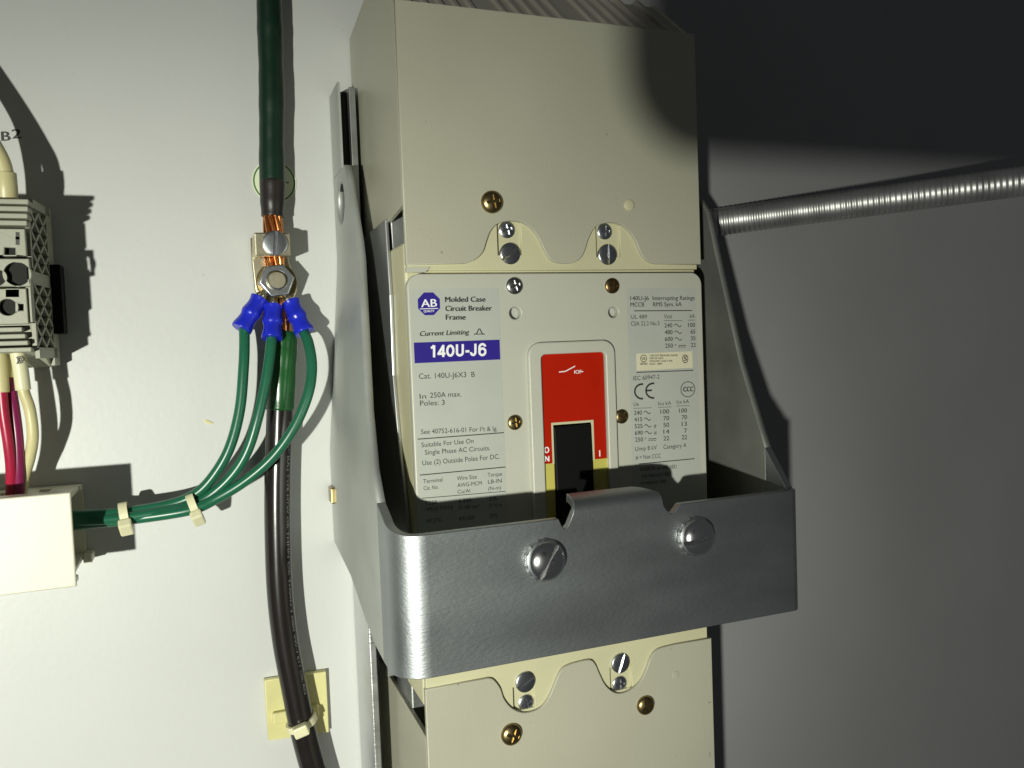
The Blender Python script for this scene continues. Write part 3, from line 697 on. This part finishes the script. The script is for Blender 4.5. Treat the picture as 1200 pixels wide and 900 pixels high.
mount = empty('cable_tie_mount', *U3(347, 827, D), 'square yellowed nylon tie mount stuck under the black cable', 'cable mount')
q = [U(309.5, 797.5, 317), U(382, 786.5, 317), U(385.5, 858, 317), U(314.5, 868, 317)]
plate('base', [q], 316.8, D-.3, 'pad_nylon', mount, bevel=.35)
cxm, czm = U(348, 830, 316)
box('saddle', cxm-9, cxm+8, 314.6, 317, czm-4.4, czm+.2, 'pad_nylon', mount, bevel=.6)
def tie(name, c, r, tilt, w, label, head_ang, extra=0, squash=1.0, group=None):
    """closed nylon strap round a bundle running along direction tilt (radians from +x in the x-z plane)"""
    t = empty(name, c[0], c[1], c[2], label, 'cable tie', group)
    axd = Vector((math.cos(tilt), 0, math.sin(tilt))); u = Vector((0, -1, 0)); v = axd.cross(u)
    V, Fc = [], []; n = 36
    for k in range(n):
        a = 2*math.pi*k/n; dirn = u*math.cos(a)*squash + v*math.sin(a)
        for rr2, s in ((r, -w/2), (r, w/2), (r+.9, w/2), (r+.9, -w/2)):
            p = Vector(c) + dirn*rr2 + axd*s; V.append(tuple(p))
        for j in range(4): Fc.append((4*k+j, 4*k+(j+1) % 4, 4*((k+1) % n)+(j+1) % 4, 4*((k+1) % n)+j))
    me = from_mm('strap', V, Fc); shade(me, 40); link('strap', me, 'nylon', t)
    a = head_ang; dirn = u*math.cos(a)*squash + v*math.sin(a); tang = -u*math.sin(a) + v*math.cos(a)
    hc = Vector(c) + dirn*(r+1.5); V = []
    hw = w*.78
    for s1 in (-hw, hw):
        for s2 in (-2.7, 2.7):
            for s3 in (-1.6, 2.0): V.append(tuple(hc + axd*s1 + tang*s2 + dirn*s3))
    link('head', from_mm('head', V, [(0,1,3,2),(4,6,7,5),(0,4,5,1),(2,3,7,6),(0,2,6,4),(1,5,7,3)]), 'nylon', t, bevel=.6)
    if extra:
        V = []; tc = hc + tang*2.2
        for s1 in (-w*.42, w*.42):
            for s2 in (0, extra):
                for s3 in (-.4, .4): V.append(tuple(tc + axd*s1 + tang*s2 + dirn*s3))
        link('tail', from_mm('tail', V, [(0,1,3,2),(4,6,7,5),(0,4,5,1),(2,3,7,6),(0,2,6,4),(1,5,7,3)]), 'nylon', t)
    return t
cpt = U3(353.5, 846, 311)
tie('cable_tie', cpt, 4.8, math.radians(-72), 2.6, 'pale nylon cable tie strapping black cable to square mount', .15)

# three green ground wires with blue ring terminals --------------------
wire_px = [
 ('first', [(286, 384, 308), (286.5, 400, 306), (285.5, 430, 304), (281, 480, 303), (269, 525, 303), (250, 558, 304), (229, 579, 305), (200, 591, 306), (148, 600, 306), (95, 604, 303), (60, 606, 303)]),
 ('second', [(318.5, 393, 305), (317, 410, 303), (312, 445, 301), (302, 490, 300), (289, 530, 301), (270, 559, 302.5), (243, 582.5, 304), (213, 595, 304), (148, 606.5, 304), (95, 610, 303), (60, 611, 303)]),
 ('third', [(355, 387, 306), (361.5, 402, 302), (365.5, 430, 299), (361, 462, 297), (345, 500, 297), (320, 535, 298.5), (288, 563, 300.5), (253, 584.5, 302), (221, 598, 302), (148, 609, 304.8), (95, 614, 304), (60, 616, 304)])]
lab_w = {'first': 'green ground wire whose blue terminal leans away from the black cable', 'second': 'green ground wire with the upright blue terminal between the other two', 'third': 'green ground wire bowing across the front of the black cable'}
term = {'first': ((305, 350), (282.5, 386)), 'second': ((320, 358.5), (318.8, 397)), 'third': ((340.5, 354), (357.5, 390))}
for nm, p in wire_px:
    g = empty('ground_wire', *U3(*p[0]), lab_w[nm], 'wire', 'ground wires on the lug')
    tube('insulation', [U3(*q_) for q_ in p], 1.85, 'green_insulation', g, n=18)
    a, b = term[nm]; dd = p[0][2]
    A, B = Vector(U3(*a, 310.5 if nm != 'second' else 309)), Vector(U3(*b, dd-.3))
    tube('terminal_sleeve', [tuple(A), tuple(A.lerp(B, .12)), tuple(A.lerp(B, .35)), tuple(A.lerp(B, .5)), tuple(A.lerp(B, .62)), tuple(A.lerp(B, .85)), tuple(B)],
         lambda t: (2.9 if t < .02 else 3.35) + .24*math.cos(t*math.pi*4.4) + .5*max(0, t-.72), 'blue_vinyl', g, n=22, smooth_path=5)
    d2 = (A-B).normalized(); C0 = A; C1 = A + d2*6
    plx, plz = (nxc, nzc)
    tube('terminal_ring', [tuple(A - d2*1.5), ((A.x*.6+plx*.4), 312.2, A.z*.6+plz*.4)], 1.6, 'tin_lug', g, n=12, smooth_path=0)
t1 = U3(227, 594, 303); t2 = U3(146, 604.5, 304.5)
tie('cable_tie', (t1[0], 303.3, t1[2]), 3.7, math.radians(18), 2.5, 'nylon cable tie gathering green wires where they start to fan out', .75, squash=.75)
tie('cable_tie', (t2[0], 305, t2[2]), 3.7, math.radians(7), 2.7, 'nylon cable tie round the green wires beside the white duct', .7, squash=.75)

# ground symbol sticker ------------------------------------------------
gx = D-.25
stk = plate('ground_symbol_sticker', [circ(*U(321.5, 213, gx), 8.0, 40)], gx-.1, gx+.15, 'sticker'); tag(stk, 'round ground symbol sticker on the panel behind dark green cable', 'sticker')
c = U(321.5, 213, gx-.2)
plate('printed_ring', [circ(*c, 7.6, 40), circ(*c, 7.05, 40)], gx-.16, gx-.12, 'green_ink', stk)
for dx0, dx1, py in ((-17, 17, 0), (-11, 13, 5), (-5, 9, 10)): bar('printed_bar', (321.5+dx0, 213+py-dx0*.03), (321.5+dx1, 214+py), .5, gx-.16, 'green_ink', stk)

# ------------------------------------------------------------------ wire duct
dk = empty('wire_duct', -95, D, -72, 'off white plastic wire duct with closed lid below the terminal block', 'duct')
dx, dz1 = -38.8, -39.8; dz0 = U(85, 688, 285)[1]
plate('lid', [[(-200, dz0), (dx, dz0), (dx, dz1), (-200, dz1)]], 285, 287, 'duct_pvc', dk, bevel=.5, seg=3)
box('lid_lip', -200, dx-.2, 286.6, 293, dz1-2.0, dz1-.3, 'duct_pvc', dk, bevel=.3); box('lid_lip', -200, dx-.2, 286.6, 293, dz0+.3, dz0+2, 'duct_pvc', dk, bevel=.3)
rng = random.Random(3)
for zz, zz2 in ((dz1-3.6, dz1-2.1), (dz0+2.1, dz0+3.6)):
    for k in range(14):
        xa = dx-1.2-11.5*k
        box('finger', xa-8.2, xa, 288, 313.2, zz, zz2, 'duct_pvc', dk, bevel=.25, seg=1)
    box('side_wall', -200, dx-.8, 313, D-.3, zz, zz2, 'duct_pvc', dk)
box('back', -200, dx-.8, D-2, D-.35, dz0+3.7, dz1-3.7, 'duct_pvc', dk)
box('tab', dx-1, dx+1.8, 311, D-.4, dz0+1.0, dz0+4.2, 'duct_pvc', dk, bevel=.5)

# ------------------------------------------------------------------ terminal block
tb = empty('terminal_block', -75, D, 0, 'grey beige terminal block with lattice side on a rail', 'terminal block')
BX = lambda s: -43.6 - .1*s
profB = [(0, 52), (17, 52.5), (22, 51), (27, 47), (27.5, 37), (25, 35.5), (25, 28), (28, 27), (28, 14), (27, 8), (25, 4.5), (15, 2.6), (9, -1), (0, -1)]
P2 = [(D-.4-s, z) for s, z in profB]
prism_x('housing', P2, lambda d, z: BX(D-d)-1.0, lambda d, z: -140, 'block_plastic', tb, bevel=.4)
# end plate: frame round two lattice fields
def side(s, z, lift=0): return (BX(s)+lift, D-.4-s, z)
def beam(name, a, b, w, h, m, parent, lift=-1.0):
    """raised strip on the slanted block side from (s,z) to (s,z)"""
    A, B = Vector(a), Vector(b); t = (B-A).normalized(); n = Vector((-t.y, t.x))*w/2; V = []
    for l in (lift, lift+h):
        for q_ in (A-n, B-n, B+n, A+n): V.append(side(q_.x, q_.y, l))
    return link(name, from_mm(name, V, [(0,1,2,3),(7,6,5,4),(0,4,5,1),(1,5,6,2),(2,6,7,3),(3,7,4,0)]), m, parent)
def field(s0, s1, z0, z1, nrow):
    V = [side(s0, z0, -.95), side(s1, z0, -.95), side(s1, z1, -.95), side(s0, z1, -.95)]
    link('lattice_recess', from_mm('lattice_recess', V, [(0,1,2,3)]), 'recess_shade', tb)
    dz = (z1-z0)/nrow; sm = (s0+s1)/2
    for k in range(nrow):
        za, zb = z0+k*dz, z0+(k+1)*dz
        for a, b in (((s0, za), (sm, zb)), ((sm, zb), (s1, za)), ((sm, za), (s0, zb)), ((sm, za), (s1, zb))): beam('lattice_bar', a, b, 1.0, 1.3, 'block_plastic', tb)
field(9, 27, 29, 48, 3); field(8.5, 27.5, 5.5, 25, 3)
for a, b, w in (((6, -.5), (6, 52), 6.5), ((27.5, 30), (27.5, 47.5), 1.6), ((29.8, 13), (29.8, 26), 3.2), ((27.5, 5), (27.5, 13.5), 1.6), ((5, 27), (30, 27), 4.0), ((5, 50.5), (23, 50.5), 2.6), ((5, 3.6), (26, 3.6), 3.4)): beam('rim', a, b, w, 1.2, 'block_plastic', tb)
# front: ribs above and below, plate with openings
fx1 = -47.3
def fz(py): return U(20, py, 288)[1]
for py in (238, 246, 254, 262): box('rib', -140, U(35-.12*(py-238), py, 287)[0], 286.5-(262-py)*.06, 293, fz(py)-.75, fz(py)+.75, 'block_plastic', tb, bevel=.3)
for py, e in ((386, 26), (394, 30), (402, 33), (410, 37)): box('rib', -140, U(e, py, 288)[0], 288, 296, fz(py)-.7, fz(py)+.7, 'block_plastic', tb, bevel=.3)
for i, (ya, yb, e) in enumerate(((268, 300, 30), (303, 336, 35), (338, 380, 32))):
    d_ = (288, 285.6, 287)[i]; x1_ = U(e, (ya+yb)/2, d_)[0]; za, zb = U(20, yb, d_)[1], U(20, ya, d_)[1]
    holes = []
    if i == 0: holes.append([U(5, 299, d_), U(18, 299, d_), U(18, 290, d_), U(5, 290, d_)]); holes.append([U(-40, 299, d_), U(-25, 299, d_), U(-25, 290, d_), U(-40, 290, d_)])
    if i == 1: holes += [circ(*U(20, 321, d_), 3.9), circ(*U(-4, 325, d_), 2.4), circ(*U(-30, 321, d_), 3.9)]
    if i == 2: holes += [circ(*U(9, 360, d_), 2.5), [U(19.5, 364, d_), U(27.5, 364, d_), U(27.5, 356, d_), U(19.5, 356, d_)], [U(8, 347, d_), U(21, 347, d_), U(21, 339.5, d_), U(8, 339.5, d_)]]
    plate('front_plate', [[(-140, za), (x1_, za), (x1_, zb), (-140, zb)]] + holes, d_, d_+2.4, 'block_plastic', tb, bevel=.3)
    box('cavity', -139, x1_-1.2, d_+2.38, d_+8.5, za+.5, zb-.5, 'recess_shade', tb)
bar('printed_mark', (20.5, 272), (20.5, 287), 1.0, 287.9, 'ink', tb)
bar('printed_mark', (18, 279), (23, 279), .8, 287.9, 'ink', tb)
scw = screw_mesh('contact_screw', 2.6, .7, 'dull_steel', 'slot', .3); place('contact_screw', scw, 21, 325, 289.6, tb, .6)
rail = box('rail', -160, -41, D-9, D-1.5, 10, 33, 'black_plastic', bevel=.5); tag(rail, 'dark mounting rail end sticking out beside the terminal block', 'rail')

# wires at the terminal block -------------------------------------------
def wire(label, pts, r, m, group='wires at the terminal block'):
    t = empty('control_wire', *U3(*pts[0]), label, 'wire', group); tube('insulation', [U3(*p) for p in pts], r, m, t, n=16); return t
w = wire('thick tan wire entering the top of the terminal block', [(-70, 60, 300), (-36, 120, 297), (-10, 166, 296), (5, 198, 296), (8.5, 242, 297)], 2.4, 'cream_wire')
tube('marker_sleeve', [U3(6, 203, 296), U3(7.5, 220, 296), U3(8.4, 238, 297)], 3.1, 'cream_wire', w, n=20)
w2 = wire('tan wire half hidden behind the thick tan wire above terminal block', [(-60, 60, 306), (-32, 110, 303), (-14, 150, 302), (-8, 200, 300), (-8, 242, 299)], 2.4, 'cream_wire')
pm = txt('B', (1.5, 165), (11.5, 165), 11, D-.1, 'ink', None, .022, 'printed_marking'); tag(pm, 'black letter B printed on white panel above the terminal block', 'lettering')
pm = txt('2', (14, 162.5), (24, 162), 11, D-.1, 'ink', None, .022, 'printed_marking'); tag(pm, 'black digit 2 printed on white panel above the terminal block', 'lettering')
w3 = wire('cream wire curving from terminal block down behind the duct lid', [(20, 408, 300), (23.5, 425, 300), (27, 455, 300), (35, 480, 301), (38.5, 510, 302), (35, 535, 304), (28, 560, 306), (24, 590, 306)], 1.75, 'cream_wire')
tube('marker_sleeve', [U3(20.5, 413, 300), U3(24, 432, 300), U3(27.2, 457, 300)], 2.25, 'nylon', w3, n=18)
txt('XX', (19, 427), (27, 425.5), 9, 297.2, 'ink', w3, .012)
w4 = wire('crimson wire entering the duct beside the purple wire', [(-2, 405, 300), (1, 440, 299), (4, 480, 299), (10, 520, 300), (13, 548, 302), (13, 575, 305), (13, 600, 306)], 1.65, 'red_wire')
tube('marker_sleeve', [U3(-1.8, 408, 300), U3(0, 430, 299.4), U3(2.2, 460, 299)], 2.2, 'cream_wire', w4, n=18)
w5 = wire('dark purple red wire between the crimson wire and cream wire', [(6, 405, 303), (9.5, 440, 302), (15.5, 475, 302), (20, 510, 302), (22, 545, 303), (22, 575, 305), (22, 600, 306)], 1.8, 'purple_wire')
tube('marker_sleeve', [U3(6, 407, 303), U3(7.5, 425, 302.4), U3(9.5, 443, 302)], 2.2, 'cream_wire', w5, n=18)

# a fleck of dried yellow paint on the panel
fx, fz_ = U(244, 494.5, D)
fl = plate('paint_fleck', [[(fx-1.6, fz_+.5), (fx-.6, fz_+.9), (fx+.5, fz_+.2), (fx+1.7, fz_-.5), (fx+1.1, fz_-.9), (fx-.3, fz_-.5)]], D-.35, D, 'pad_nylon'); tag(fl, 'tiny yellow paint fleck on the white panel left of green wires', 'fleck')

# ------------------------------------------------------------------ the camera that took the picture (its shadow falls on the grey panel)
cb = empty('compact_camera', 40, -45, -13, 'black hand held compact camera behind the lens, throwing the dark soft shadow', 'camera')
def rb(name, x0, x1, d0, d1, z0, z1, r): 
    return plate(name, [rrect(x0, x1, z0, z1, r, 8)], d0, d1, 'black_plastic', cb, bevel=2)
rb('body', -70, 130, -75, -45, -13, 80, 16)
rb('grip', 100, 132, -84, -75.2, -8, 76, 8)
